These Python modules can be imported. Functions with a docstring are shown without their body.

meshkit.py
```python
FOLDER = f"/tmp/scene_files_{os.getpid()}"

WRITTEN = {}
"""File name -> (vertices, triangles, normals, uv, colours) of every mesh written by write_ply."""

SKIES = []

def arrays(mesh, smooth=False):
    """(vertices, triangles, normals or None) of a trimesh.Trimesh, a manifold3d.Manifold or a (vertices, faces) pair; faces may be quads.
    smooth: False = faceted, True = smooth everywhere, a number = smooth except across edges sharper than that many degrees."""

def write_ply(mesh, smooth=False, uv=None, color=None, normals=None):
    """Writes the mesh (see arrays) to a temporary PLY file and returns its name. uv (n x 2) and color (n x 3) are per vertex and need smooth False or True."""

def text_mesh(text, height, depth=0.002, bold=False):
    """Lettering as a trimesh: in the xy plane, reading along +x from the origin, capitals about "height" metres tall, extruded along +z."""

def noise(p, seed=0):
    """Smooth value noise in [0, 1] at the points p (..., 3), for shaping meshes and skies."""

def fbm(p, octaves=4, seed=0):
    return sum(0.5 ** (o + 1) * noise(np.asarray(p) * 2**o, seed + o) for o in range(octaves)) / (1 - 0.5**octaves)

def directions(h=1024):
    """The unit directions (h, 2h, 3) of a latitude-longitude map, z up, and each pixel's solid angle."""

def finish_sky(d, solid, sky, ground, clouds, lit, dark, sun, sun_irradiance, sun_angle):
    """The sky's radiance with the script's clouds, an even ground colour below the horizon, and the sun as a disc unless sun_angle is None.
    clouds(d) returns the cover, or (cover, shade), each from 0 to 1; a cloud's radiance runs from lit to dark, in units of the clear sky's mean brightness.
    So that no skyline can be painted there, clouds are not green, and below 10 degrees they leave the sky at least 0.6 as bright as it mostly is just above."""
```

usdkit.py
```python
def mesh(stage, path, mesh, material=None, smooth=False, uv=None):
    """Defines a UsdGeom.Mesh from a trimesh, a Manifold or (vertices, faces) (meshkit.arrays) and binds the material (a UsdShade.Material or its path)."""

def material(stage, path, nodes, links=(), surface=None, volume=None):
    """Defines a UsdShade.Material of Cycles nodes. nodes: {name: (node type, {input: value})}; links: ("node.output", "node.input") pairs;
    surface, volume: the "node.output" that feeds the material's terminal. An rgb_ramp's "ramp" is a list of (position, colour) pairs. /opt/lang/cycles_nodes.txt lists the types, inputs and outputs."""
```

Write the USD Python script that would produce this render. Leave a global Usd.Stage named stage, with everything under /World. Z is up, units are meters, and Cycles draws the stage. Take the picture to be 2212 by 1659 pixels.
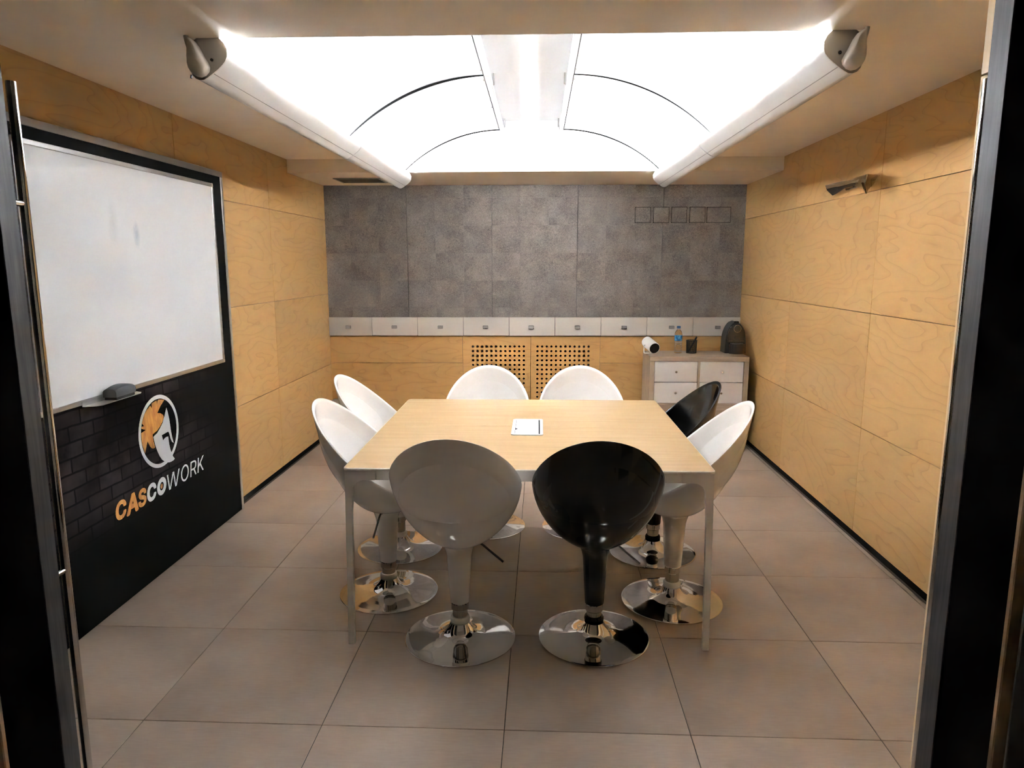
import math, random
import numpy as np, trimesh, usdkit, meshkit
import manifold3d as m3
from shapely.geometry import Polygon, box as sbox
from shapely import affinity
from pxr import Usd, UsdGeom, UsdLux, Gf, Sdf

stage = Usd.Stage.CreateInMemory()
UsdGeom.SetStageUpAxis(stage, UsdGeom.Tokens.z)
UsdGeom.SetStageMetersPerUnit(stage, 1.0)
world = UsdGeom.Xform.Define(stage, '/World')
stage.SetDefaultPrim(world.GetPrim())
UsdGeom.Scope.Define(stage, '/World/Looks')
rng = random.Random(7)
PI = math.pi

# ------------------------------------------------------------------ camera, exposure, light
CAM_H, PITCH, YAW, ROLL, FPX = 1.49244, 9.6326, -2.1280, -0.0494, 1526.54
EXPOSURE = 3.92
LAMP = 62.0                      # radiance of the fluorescent tubes in the two cove gutters (the room's only light)
LAMP_COLOR = (0.94, 0.98, 1.06)
cam = UsdGeom.Camera.Define(stage, '/World/camera')
cam.CreateHorizontalApertureAttr(36.0)
cam.CreateVerticalApertureAttr(36.0 * 1659 / 2212)
cam.CreateFocalLengthAttr(FPX / 2212 * 36.0)
cam.CreateClippingRangeAttr(Gf.Vec2f(0.05, 60))
cam.CreateExposureAttr(EXPOSURE)
def cam_matrix():
    p, y, r = map(math.radians, (PITCH, YAW, ROLL))
    f = np.array([math.sin(y) * math.cos(p), math.cos(y) * math.cos(p), -math.sin(p)])
    rt = np.array([math.cos(y), -math.sin(y), 0]); up = np.cross(rt, f)
    a = math.cos(r) * rt + math.sin(r) * up; b = -math.sin(r) * rt + math.cos(r) * up
    return Gf.Matrix4d(*[float(v) for v in (*a, 0, *b, 0, *(-f), 0, 0, 0, CAM_H, 1)])
cam.AddTransformOp().Set(cam_matrix())

# ------------------------------------------------------------------ prim helpers
used = {}
def numbered(parent, name):
    k = used.get((parent, name), 0); used[(parent, name)] = k + 1
    return f'{parent}/{name}' + (f'_{k:03d}' if k else '')
def tag(prim, label=None, category=None, group=None, kind=None):
    for k, v in (('label', label), ('category', category), ('group', group), ('kind', kind)):
        if v: prim.SetCustomDataByKey(k, v)
    return prim
def thing(name, label=None, category=None, group=None, kind=None, loc=None, rotz=0.0):
    x = UsdGeom.Xform.Define(stage, numbered('/World', name))
    if loc is not None:
        x.AddTranslateOp().Set(Gf.Vec3d(*map(float, loc)))
        if rotz: x.AddRotateZOp().Set(float(rotz))
    return tag(x.GetPrim(), label, category, group, kind)
def part(parent, name, mesh, mat, smooth=30, label=None, kind=None):
    m = usdkit.mesh(stage, numbered(str(parent.GetPath()), name), mesh, MAT[mat], smooth=smooth)
    return tag(m.GetPrim(), label, None, None, kind)
def solo(name, mesh, mat, label=None, category=None, group=None, kind=None, smooth=30):
    m = usdkit.mesh(stage, numbered('/World', name), mesh, MAT[mat], smooth=smooth)
    return tag(m.GetPrim(), label, category, group, kind)

# ------------------------------------------------------------------ mesh helpers
def box(x0, x1, y0, y1, z0, z1, bevel=0.0):
    if bevel <= 0:
        return trimesh.creation.box(bounds=[[x0, y0, z0], [x1, y1, z1]])
    b = min(bevel, (x1 - x0) * .45, (y1 - y0) * .45, (z1 - z0) * .45); p = []
    for sx in (0, 1):
        for sy in (0, 1):
            for sz in (0, 1):
                c = np.array([(x0, x1)[sx], (y0, y1)[sy], (z0, z1)[sz]])
                s = np.array([1 - 2 * sx, 1 - 2 * sy, 1 - 2 * sz]) * b
                p += [c + s * (0, 1, 1), c + s * (1, 0, 1), c + s * (1, 1, 0)]
    return trimesh.convex.convex_hull(np.array(p))
def cat(*m): return trimesh.util.concatenate([x for x in m])
def prism(pts, d0, d1):
    """polygon (2D) extruded from d0 to d1 along the third axis"""
    g = pts if hasattr(pts, 'geom_type') else Polygon(pts).buffer(0)
    m = cat(*[trimesh.creation.extrude_polygon(x, d1 - d0, engine='earcut') for x in getattr(g, 'geoms', [g])])
    m.apply_translation([0, 0, d0]); return m
def lathe(prof, n=48):
    """closed profile of (r, z) from the axis round to the axis"""
    prof = np.array(prof, float); a = np.linspace(0, 2 * PI, n, endpoint=False)
    v = np.stack([prof[:, None, 0] * np.cos(a), prof[:, None, 0] * np.sin(a), np.repeat(prof[:, 1:2], n, 1)], -1).reshape(-1, 3)
    f = []
    for i in range(len(prof) - 1):
        for j in range(n):
            k = (j + 1) % n; f += [[i * n + j, i * n + k, (i + 1) * n + k], [i * n + j, (i + 1) * n + k, (i + 1) * n + j]]
    m = trimesh.Trimesh(v, f, process=True); m.update_faces(m.nondegenerate_faces()); m.fix_normals(); return m
def tube(path, r, n=10, cap=True):
    path = np.array(path, float); r = np.broadcast_to(r, len(path)); rings = []; t0 = None
    for i in range(len(path)):
        t = path[min(i + 1, len(path) - 1)] - path[max(i - 1, 0)]; t = t / np.linalg.norm(t)
        if t0 is None:
            u = np.cross(t, [0, 0, 1] if abs(t[2]) < .9 else [1, 0, 0])
        u = u - t * (u @ t); u /= np.linalg.norm(u); w = np.cross(t, u); t0 = t
        a = np.linspace(0, 2 * PI, n, endpoint=False)
        rings.append(path[i] + r[i] * (np.cos(a)[:, None] * u + np.sin(a)[:, None] * w))
    return loft(rings, cap)
def loft(rings, cap=True, closed_ends=None):
    n = len(rings[0]); v = np.concatenate(rings); f = []
    for i in range(len(rings) - 1):
        for j in range(n):
            k = (j + 1) % n; f += [[i * n + j, i * n + k, (i + 1) * n + k], [i * n + j, (i + 1) * n + k, (i + 1) * n + j]]
    if cap:
        a, b = len(v), len(v) + 1; v = np.vstack([v, rings[0].mean(0), rings[-1].mean(0)]); e = (len(rings) - 1) * n
        for j in range(n):
            k = (j + 1) % n; f += [[a, k, j], [b, e + j, e + k]]
    m = trimesh.Trimesh(v, f, process=False); m.fix_normals(); return m
def holed_panel(s0, s1, z0, z1, holes, r, d0, d1):
    g = sbox(s0, z0, s1, z1)
    hs = [Polygon([(x + r * math.cos(a), z + r * math.sin(a)) for a in np.linspace(0, 2 * PI, 12, endpoint=False)]) for x, z in holes]
    from shapely import unary_union
    return prism(g.difference(unary_union(hs)), d0, d1)
class Frame:
    """wall frame: (s along the wall, z up, d out of the wall into the room)"""
    def __init__(self, a, b, flip):
        self.a = np.array([*a, 0.]); d = np.array([*b, 0.]) - self.a; self.L = np.linalg.norm(d); self.d = d / self.L
        self.n = np.array([-self.d[1], self.d[0], 0]) * flip; self.left = np.linalg.det(np.stack([self.d, [0, 0, 1], self.n])) < 0
    def __call__(self, mesh):
        m = mesh.copy(); v = np.array(m.vertices)
        m = trimesh.Trimesh(self.a + v[:, :1] * self.d + v[:, 1:2] * np.array([0, 0, 1.]) + v[:, 2:3] * self.n, np.array(m.faces)[:, ::-1] if self.left else m.faces, process=False)
        return m
    def p(self, s, z, d=0): return self.a + s * self.d + np.array([0, 0, z]) + d * self.n
LW = Frame((-1.880, 1.8), (-1.828, 6.13), -1)
RW = Frame((1.722, 1.8), (1.747, 6.20), 1)
BW = Frame((-1.828, 6.13), (1.747, 6.20), -1)

# ------------------------------------------------------------------ materials
MAT = {}
def M(name, nodes, links=(), surface='p.BSDF'):
    MAT[name] = usdkit.material(stage, f'/World/Looks/{name}', nodes, links, surface)
def plain(name, color, rough=.5, metal=0., bump=0., scale=200., var=0.05, vscale=6., **kw):
    """plain coat with faint mottling and fine relief"""
    c = np.array(color)
    nodes = {'g': ('geometry', {}), 'n': ('noise_texture', {'scale': vscale, 'detail': 4.}),
             'r': ('rgb_ramp', {'ramp': [(.3, tuple(c * (1 - var))), (.7, tuple(np.minimum(c * (1 + var), 1)))]}),
             'p': ('principled_bsdf', {'roughness': rough, 'metallic': metal, **kw})}
    links = [('g.position', 'n.vector'), ('n.fac', 'r.fac'), ('r.color', 'p.base_color')]
    if bump:
        nodes['n2'] = ('noise_texture', {'scale': scale, 'detail': 3.}); nodes['b'] = ('bump', {'strength': bump, 'distance': .002})
        links += [('g.position', 'n2.vector'), ('n2.fac', 'b.height'), ('b.normal', 'p.normal')]
    M(name, nodes, links)
def ply(name, light, dark, stretch, rough=.38, tone=.16):
    """rotary-cut birch plywood: contour figure of a stretched noise, a different sheet for every panel"""
    l, d = np.array(light), np.array(dark)
    M(name, {'g': ('geometry', {}), 'o': ('object_info', {}), 'm': ('mapping', {'scale': stretch}),
             'k': ('math', {'math_type': 'multiply', 'value2': 37.}), 'cx': ('combine_xyz', {}), 'add': ('vector_math', {'math_type': 'add'}),
             'n': ('noise_texture', {'scale': 2.2, 'detail': 3.4, 'roughness': .5, 'distortion': .25}),
             'mul': ('math', {'math_type': 'multiply', 'value2': 21.}), 'fr': ('math', {'math_type': 'fraction'}),
             'line': ('rgb_ramp', {'ramp': [(0, (.20,) * 3), (.04, (1.,) * 3), (.12, (.45,) * 3), (.45, (.14,) * 3), (1, (.20,) * 3)]}),
             'f': ('noise_texture', {'scale': 46., 'detail': 4.}), 'f2': ('noise_texture', {'scale': 1.1, 'detail': 2.}),
             'lm': ('math', {'math_type': 'multiply', 'value2': .42}), 'fs': ('math', {'math_type': 'multiply_add', 'value2': .22, 'value3': -.06}),
             'sum': ('math', {'math_type': 'add', 'use_clamp': True}),
             'c': ('rgb_ramp', {'ramp': [(0, tuple(l)), (1, tuple(d))]}),
             't': ('math', {'math_type': 'multiply_add', 'value2': tone, 'value3': 1 - tone * .55}),
             't2': ('math', {'math_type': 'multiply_add', 'value2': .24, 'value3': .88}), 'tt': ('math', {'math_type': 'multiply'}),
             'h': ('hsv', {}), 'b': ('bump', {'strength': .12, 'distance': .001}),
             'p': ('principled_bsdf', {'roughness': rough, 'specular_ior_level': .4})},
      [('g.position', 'm.vector'), ('o.random', 'k.value1'), ('k.value', 'cx.x'), ('k.value', 'cx.y'), ('k.value', 'cx.z'), ('m.vector', 'add.vector1'), ('cx.vector', 'add.vector2'),
       ('add.vector', 'n.vector'), ('n.fac', 'mul.value1'), ('mul.value', 'fr.value1'), ('fr.value', 'line.fac'), ('line.color', 'lm.value1'), ('add.vector', 'f.vector'), ('add.vector', 'f2.vector'),
       ('f.fac', 'fs.value1'), ('lm.value', 'sum.value1'), ('fs.value', 'sum.value2'), ('sum.value', 'c.fac'), ('o.random', 't.value1'), ('f2.fac', 't2.value1'), ('t.value', 'tt.value1'), ('t2.value', 'tt.value2'),
       ('tt.value', 'h.value'), ('c.color', 'h.color'), ('h.color', 'p.base_color'), ('f.fac', 'b.height'), ('b.normal', 'p.normal')])
def wood(name, light, dark, stretch, scale=7., rough=.4, spec=.5, contrast=(.35, .65)):
    M(name, {'g': ('geometry', {}), 'o': ('object_info', {}), 'm': ('mapping', {'scale': stretch}), 'k': ('math', {'math_type': 'multiply', 'value2': 11.}),
             'cx': ('combine_xyz', {}), 'add': ('vector_math', {'math_type': 'add'}),
             'n': ('noise_texture', {'scale': scale, 'detail': 6., 'roughness': .6, 'distortion': .4}),
             'c': ('rgb_ramp', {'ramp': [(contrast[0], light), (contrast[1], dark)]}), 'b': ('bump', {'strength': .08, 'distance': .001}),
             'p': ('principled_bsdf', {'roughness': rough, 'specular_ior_level': spec})},
      [('g.position', 'm.vector'), ('o.random', 'k.value1'), ('k.value', 'cx.x'), ('k.value', 'cx.y'), ('k.value', 'cx.z'), ('m.vector', 'add.vector1'), ('cx.vector', 'add.vector2'),
       ('add.vector', 'n.vector'), ('n.fac', 'c.fac'), ('c.color', 'p.base_color'), ('n.fac', 'b.height'), ('b.normal', 'p.normal')])
ply('birch_side', (.59, .356, .138), (.33, .162, .052), (1., .30, 1.0))
ply('birch_back', (.53, .303, .110), (.29, .136, .042), (.30, 1., 1.0))
wood('birch_edge', (.74, .56, .34), (.66, .48, .27), (1., 6., .6), 8.)
wood('table_oak', (.465, .313, .157), (.405, .262, .120), (.55, 7., 7.), 5., rough=.3)
wood('cabinet_oak', (.47, .355, .25), (.32, .23, .155), (.7, 9., 9.), 5., rough=.5)
wood('cabinet_oak_upright', (.47, .355, .25), (.32, .23, .155), (9., 9., .7), 5., rough=.5)
wood('wenge', (.050, .045, .042), (.022, .020, .019), (14., 14., .8), 6., rough=.5, spec=.25)
wood('trim_brown', (.30, .17, .085), (.22, .12, .06), (12., 12., .8), 6., rough=.4)
M('floor_tile', {'g': ('geometry', {}), 'o': ('object_info', {}), 'k': ('math', {'math_type': 'multiply', 'value2': 23.}), 'cx': ('combine_xyz', {}), 'add': ('vector_math', {'math_type': 'add'}),
                 'n': ('noise_texture', {'scale': 2.6, 'detail': 4., 'roughness': .5}), 'n2': ('noise_texture', {'scale': 60., 'detail': 5.}), 'mm': ('mapping', {'scale': (.35, 2.2, 1.)}),
                 'mx': ('math', {'math_type': 'multiply_add', 'value2': .30}), 'c': ('rgb_ramp', {'ramp': [(.36, (.300, .220, .163)), (.90, (.455, .348, .266))]}),
                 't': ('math', {'math_type': 'multiply_add', 'value2': .12, 'value3': .94}), 'h': ('hsv', {}),
                 'rr': ('math', {'math_type': 'multiply_add', 'value2': .22, 'value3': .30}), 'b': ('bump', {'strength': .10, 'distance': .001}), 'p': ('principled_bsdf', {})},
  [('g.position', 'add.vector1'), ('o.random', 'k.value1'), ('k.value', 'cx.x'), ('k.value', 'cx.y'), ('cx.vector', 'add.vector2'), ('add.vector', 'n.vector'), ('add.vector', 'mm.vector'), ('mm.vector', 'n2.vector'),
   ('n2.fac', 'mx.value1'), ('n.fac', 'mx.value3'), ('mx.value', 'c.fac'), ('o.random', 't.value1'), ('t.value', 'h.value'), ('c.color', 'h.color'), ('h.color', 'p.base_color'),
   ('n.fac', 'rr.value1'), ('rr.value', 'p.roughness'), ('n2.fac', 'b.height'), ('b.normal', 'p.normal')])
plain('door_black', (.0035, .0035, .0045), .45, var=.1, specular_ior_level=.2)  # leaf face in darkness, its shade put into the near-black colour
plain('corridor_paint', (.62, .54, .45), .8, var=.05)
plain('grout', (.060, .047, .038), .9)
M('grey_vinyl', {'g': ('geometry', {}), 'o': ('object_info', {}), 'k': ('math', {'math_type': 'multiply', 'value2': 31.}), 'cx': ('combine_xyz', {}), 'add': ('vector_math', {'math_type': 'add'}),
                 'n': ('noise_texture', {'scale': 5.5, 'detail': 3., 'distortion': .4}), 'n2': ('noise_texture', {'scale': 95., 'detail': 3., 'distortion': 1.6}),
                 'nb': ('math', {'math_type': 'multiply_add', 'value2': .75, 'value3': -.475}), 'mx': ('math', {'math_type': 'multiply_add', 'value2': 1.2}), 'c': ('rgb_ramp', {'ramp': [(.22, (.080, .066, .055)), (.80, (.240, .203, .172))]}),
                 't': ('math', {'math_type': 'multiply_add', 'value2': .10, 'value3': .95}), 'h': ('hsv', {}),
                 'b': ('bump', {'strength': .35, 'distance': .002}), 'p': ('principled_bsdf', {'roughness': .55, 'specular_ior_level': .35})},
  [('g.position', 'add.vector1'), ('o.random', 'k.value1'), ('k.value', 'cx.x'), ('k.value', 'cx.z'), ('cx.vector', 'add.vector2'), ('add.vector', 'n.vector'), ('add.vector', 'n2.vector'),
   ('n2.fac', 'mx.value1'), ('n.fac', 'nb.value1'), ('nb.value', 'mx.value3'), ('mx.value', 'c.fac'), ('o.random', 't.value1'), ('t.value', 'h.value'), ('c.color', 'h.color'), ('h.color', 'p.base_color'), ('n2.fac', 'b.height'), ('b.normal', 'p.normal')])
plain('ceiling_paint', (.90, .785, .65), .75, bump=.12, scale=160., var=.02)
plain('vault_white', (.86, .87, .88), .45, var=.01)
plain('cavity_dark', (.012, .012, .012), .9)
plain('gutter_white', (.72, .70, .67), .32, var=.01)
plain('hanger_beige', (.62, .56, .49), .4, var=.02)
plain('white_laminate', (.60, .545, .475), .45, var=.015)
plain('drawer_white', (.78, .725, .67), .4, var=.01)
plain('whiteboard', (.70, .71, .70), .16, var=.015, vscale=1.5)
plain('aluminium', (.62, .61, .59), .33, 1., var=.04, vscale=30.)
plain('grey_trim', (.30, .28, .26), .45, .3, var=.04)
plain('handle_grey', (.30, .28, .255), .4, .5, var=.04)
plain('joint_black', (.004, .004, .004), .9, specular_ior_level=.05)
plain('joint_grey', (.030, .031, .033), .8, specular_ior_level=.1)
plain('chrome', (.66, .65, .64), .045, 1., var=.02)
plain('steel', (.60, .58, .55), .18, 1., var=.03)
plain('dark_steel', (.14, .13, .12), .3, .9, var=.05)
plain('chair_white', (.90, .855, .795), .07, var=.012, specular_ior_level=.6)
plain('chair_black', (.003, .003, .003), .09, var=.1, specular_ior_level=.32)
plain('leg_white', (.92, .88, .82), .32, var=.03, vscale=14.)
plain('edge_white', (.80, .74, .64), .4, var=.01)
plain('socket_white', (.88, .88, .86), .3, var=.01)
plain('black_plastic', (.012, .012, .013), .25, var=.1)
plain('black_matte', (.006, .006, .006), .8, var=.1, specular_ior_level=.08)
plain('eraser_grey', (.045, .048, .05), .55, bump=.3, var=.06)
plain('felt_dark', (.012, .012, .012), .9, var=.1)
plain('print_white', (.66, .67, .68), .4, var=.02)
plain('bottle_cap_blue', (.05, .14, .34), .4, var=.03)
plain('wire_black', (.015, .014, .013), .45, .5)
plain('projector_white', (.82, .80, .77), .4, var=.01)
plain('bin_grey', (.46, .43, .38), .5, var=.03)
plain('vent_dark', (.085, .075, .065), .5, .4, var=.05)
plain('lens_black', (.004, .004, .005), .06, var=.1)
plain('coffee_black', (.007, .007, .0075), .16, var=.1, coat_weight=.4)
plain('coffee_grey', (.006, .0055, .0055), .45, var=.06)
M('print_orange', {'g': ('geometry', {}), 'm': ('mapping', {'scale': (5., 5., 1.4)}), 'n': ('noise_texture', {'scale': 11., 'detail': 5., 'distortion': .6}),
                   'c': ('rgb_ramp', {'ramp': [(.3, (.38, .125, .025)), (.7, (.66, .32, .075))]}), 'p': ('principled_bsdf', {'roughness': .42})},
  [('g.position', 'm.vector'), ('m.vector', 'n.vector'), ('n.fac', 'c.fac'), ('c.color', 'p.base_color')])
# dark printed board: flat print of an old brick wall that fades to black below and to the sides
M('board_print', {'g': ('geometry', {}), 'sx': ('separate_xyz', {}), 'cx': ('combine_xyz', {}), 'wn': ('noise_texture', {'scale': 9., 'detail': 2.}), 'wv': ('vector_math', {'math_type': 'scale', 'scale': .012}), 'av': ('vector_math', {'math_type': 'add'}),
                  'br': ('brick_texture', {'scale': 1., 'brick_width': .155, 'row_height': .062, 'mortar_size': .006, 'mortar_smooth': .6, 'color1': (.034, .026, .0255), 'color2': (.012, .0095, .0095), 'mortar': (.003, .0025, .0025), 'bias': -.05}),
                  'n': ('noise_texture', {'scale': 3.2, 'detail': 5.}), 'nr': ('rgb_ramp', {'ramp': [(.40, (.10,) * 3), (.70, (1.7,) * 3)]}), 'mu': ('mix', {'mix_type': 'multiply', 'fac': 1.}),
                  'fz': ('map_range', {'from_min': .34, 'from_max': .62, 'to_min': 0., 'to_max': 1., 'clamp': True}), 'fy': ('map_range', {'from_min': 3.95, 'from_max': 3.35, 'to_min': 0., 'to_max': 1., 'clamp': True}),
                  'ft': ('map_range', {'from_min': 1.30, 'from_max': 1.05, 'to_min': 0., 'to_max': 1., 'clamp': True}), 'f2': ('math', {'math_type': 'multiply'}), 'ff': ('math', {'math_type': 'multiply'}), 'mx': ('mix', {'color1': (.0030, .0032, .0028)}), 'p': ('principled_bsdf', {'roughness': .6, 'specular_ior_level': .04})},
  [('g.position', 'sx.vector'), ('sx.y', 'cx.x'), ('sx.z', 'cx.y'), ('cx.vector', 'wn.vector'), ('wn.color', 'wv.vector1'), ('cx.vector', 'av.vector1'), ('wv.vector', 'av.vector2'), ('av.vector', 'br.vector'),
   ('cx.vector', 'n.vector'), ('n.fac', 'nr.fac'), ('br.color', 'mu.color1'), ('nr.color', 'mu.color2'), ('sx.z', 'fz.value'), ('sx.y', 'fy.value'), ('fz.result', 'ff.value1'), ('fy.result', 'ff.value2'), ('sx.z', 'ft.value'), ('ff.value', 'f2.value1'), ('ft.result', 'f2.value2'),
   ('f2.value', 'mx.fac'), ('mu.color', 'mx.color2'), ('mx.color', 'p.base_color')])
# whiteboard sheet with two wiped marker smudges
M('whiteboard_sheet', {'g': ('geometry', {}), 'd1': ('mapping', {'mapping_type': 'point', 'location': (0, -3.03 * 24, -1.665 * 9), 'scale': (0, 24., 9.)}), 'l1': ('vector_math', {'math_type': 'length'}),
                       'd2': ('mapping', {'mapping_type': 'point', 'location': (0, -3.20 * 34, -1.625 * 15), 'scale': (0, 34., 15.)}), 'l2': ('vector_math', {'math_type': 'length'}),
                       'n': ('noise_texture', {'scale': 38., 'detail': 5., 'distortion': 1.}), 's1': ('map_range', {'from_min': 1., 'from_max': 0., 'to_min': 0., 'to_max': .42, 'clamp': True}), 's2': ('map_range', {'from_min': 1., 'from_max': 0., 'to_min': 0., 'to_max': .9, 'clamp': True}),
                       'm1': ('math', {'math_type': 'multiply'}), 'm2': ('math', {'math_type': 'multiply'}),
                       'a': ('mix', {'color1': (.83, .85, .86), 'color2': (.38, .40, .42)}), 'b': ('mix', {'color2': (.22, .36, .48)}), 'p': ('principled_bsdf', {'roughness': .11, 'specular_ior_level': .5})},
  [('g.position', 'd1.vector'), ('g.position', 'd2.vector'), ('d1.vector', 'l1.vector1'), ('d2.vector', 'l2.vector1'), ('l1.value', 's1.value'), ('l2.value', 's2.value'), ('g.position', 'n.vector'),
   ('s1.result', 'm1.value1'), ('n.fac', 'm1.value2'), ('s2.result', 'm2.value1'), ('n.fac', 'm2.value2'), ('m1.value', 'a.fac'), ('a.color', 'b.color1'), ('m2.value', 'b.fac'), ('b.color', 'p.base_color')])
M('tube_light', {'e': ('emission', {'color': LAMP_COLOR, 'strength': LAMP})}, surface='e.emission')
M('clear_plastic', {'p': ('principled_bsdf', {'base_color': (.97, .98, .99), 'roughness': .03, 'ior': 1.34, 'transmission_weight': 1.})})
M('label_blue', {'g': ('geometry', {}), 'n': ('noise_texture', {'scale': 55., 'detail': 3.}), 'c': ('rgb_ramp', {'ramp': [(.35, (.01, .10, .30)), (.55, (.03, .26, .55)), (.72, (.30, .55, .75))]}), 'p': ('principled_bsdf', {'roughness': .35})},
  [('g.position', 'n.vector'), ('n.fac', 'c.fac'), ('c.color', 'p.base_color')])

# ------------------------------------------------------------------ the setting
STR = 'structure'
Z_CEIL, Z_SOF = 2.245, 2.15
Y_F, Y_B = 2.195, 5.285           # the vault runs between the two soffits
Y0 = -1.0                         # the corridor behind the camera ends here
# floor: 60 cm tiles, joints recessed
floor = thing('floor', 'grey-brown tiled floor with thin dark joints', kind=STR)
part(floor, 'grout_bed', box(-2.0, 1.9, Y0, 6.3, -.05, -.0025), 'grout')
room = Polygon([(-1.875, Y0), (1.72, Y0), (1.722, 1.8), (1.7465, 6.2), (-1.828, 6.13), (-1.88, 1.8)])
ca, sa = math.cos(-.00628), math.sin(-.00628)
for j in range(-5, 10):
    for i in range(-2, 7):
        g = .0014
        c = [(i * .6 + g, -j * .6 + g), ((i + 1) * .6 - g, -j * .6 + g), ((i + 1) * .6 - g, -(j - 1) * .6 - g), (i * .6 + g, -(j - 1) * .6 - g)]
        pl = Polygon([(-1.292 + ca * x - sa * y, 3.881 + sa * x + ca * y) for x, y in c]).intersection(room)
        if pl.is_empty or pl.area < 1e-3: continue
        inner = pl.buffer(-.0012, join_style=2)
        if len(inner.exterior.coords) != len(pl.exterior.coords): inner = pl
        a, b = np.array(pl.exterior.coords)[:-1], np.array(inner.exterior.coords)[:-1]
        b = b[[int(np.argmin(np.hypot(*(b - q).T))) for q in a]]
        part(floor, 'tile', loft([np.c_[a, np.full(len(a), -.0024)], np.c_[a, np.full(len(a), -.0008)], np.c_[b, np.zeros(len(b))]]), 'floor_tile', smooth=False)
# side walls of birch plywood sheets, held clear of the floor over a dark recess
TH = .016
def ply_wall(name, fr, cuts, rows, smax, label):
    w = thing(name, label, kind=STR)
    part(w, 'backing', fr(box(-.9, smax, 0, 2.6, -.10, -.022)), 'cavity_dark')
    for z0, z1 in rows:
        for s0, s1 in zip(cuts[:-1], cuts[1:]):
            g = .0013
            part(w, 'panel', fr(box(s0 + g, s1 - g, z0 + g, z1 - g, -TH, 0, .0012)), 'birch_side', smooth=False)
    return w
rows = [(.045, .624), (.624, 1.236), (1.236, 1.864), (1.864, 2.47)]
ply_wall('wall_left', LW, [-.35, .66, 1.88, 3.10, 4.345], rows, 4.6, 'left wall of pale birch plywood sheets')
ply_wall('wall_right', RW, [-.01, .745, 1.965, 3.185, 4.42], rows, 4.6, 'right wall of pale birch plywood sheets')
solo('baseboard_left', LW(box(-.35, 4.32, .0, .043, -.021, -.015)), 'black_matte', 'dark recessed plinth under the left plywood wall', kind=STR)
solo('baseboard_right', RW(box(-.01, 4.39, .0, .043, -.021, -.015)), 'black_matte', 'dark recessed plinth under the right plywood wall', kind=STR)
# back wall: grey vinyl tiles above the drawers, plywood below
wb = thing('wall_back', 'back wall with grey leather-look tiles above and birch plywood below', kind=STR)
part(wb, 'backing', BW(box(-.1, 3.7, 0, 2.6, -.12, -.022)), 'cavity_dark')
zr = [1.036, 1.121, 1.352, 1.584, 1.817, 2.048, 2.155]
sr = [0.0] + [.211 + .245 * k for k in range(14)] + [3.573]
sr = [-.010, .211, .456]
for base in (.701, 1.428, 2.159, 2.881):
    sr += [base + .2430 * k for k in range(3)]
sr = [s for s in sr if s < 3.5] + [3.584]
majors = (.701, 1.428, 2.159, 2.881)
for a, b in zip(sr[:-1], sr[1:]):
    for k in range(len(zr) - 1):
        ga = .0018 if any(abs(a - m) < .01 for m in majors) else .0002
        gb = .0018 if any(abs(b - m) < .01 for m in majors) else .0002
        pr = rng.uniform(-.0005, .0004)
        part(wb, 'tile', BW(box(a + ga, b - gb, zr[k] + .0002, zr[k + 1] - .0002, -.02, pr, .0006)), 'grey_vinyl', smooth=False)
hol = lambda s0, nx: [(s0 + .0407 * i, .779 - .0408 * j) for i in range(nx) for j in range(15)]
for s0, s1 in ((-.010, 1.167), (2.371, 3.585)):
    for z0, z1 in ((.045, .634), (.634, .872)):
        part(wb, 'panel', BW(box(s0 + .001, s1 - .001, z0 + .001, z1 - .001, -.016, 0, .0012)), 'birch_back', smooth=False)
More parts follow.
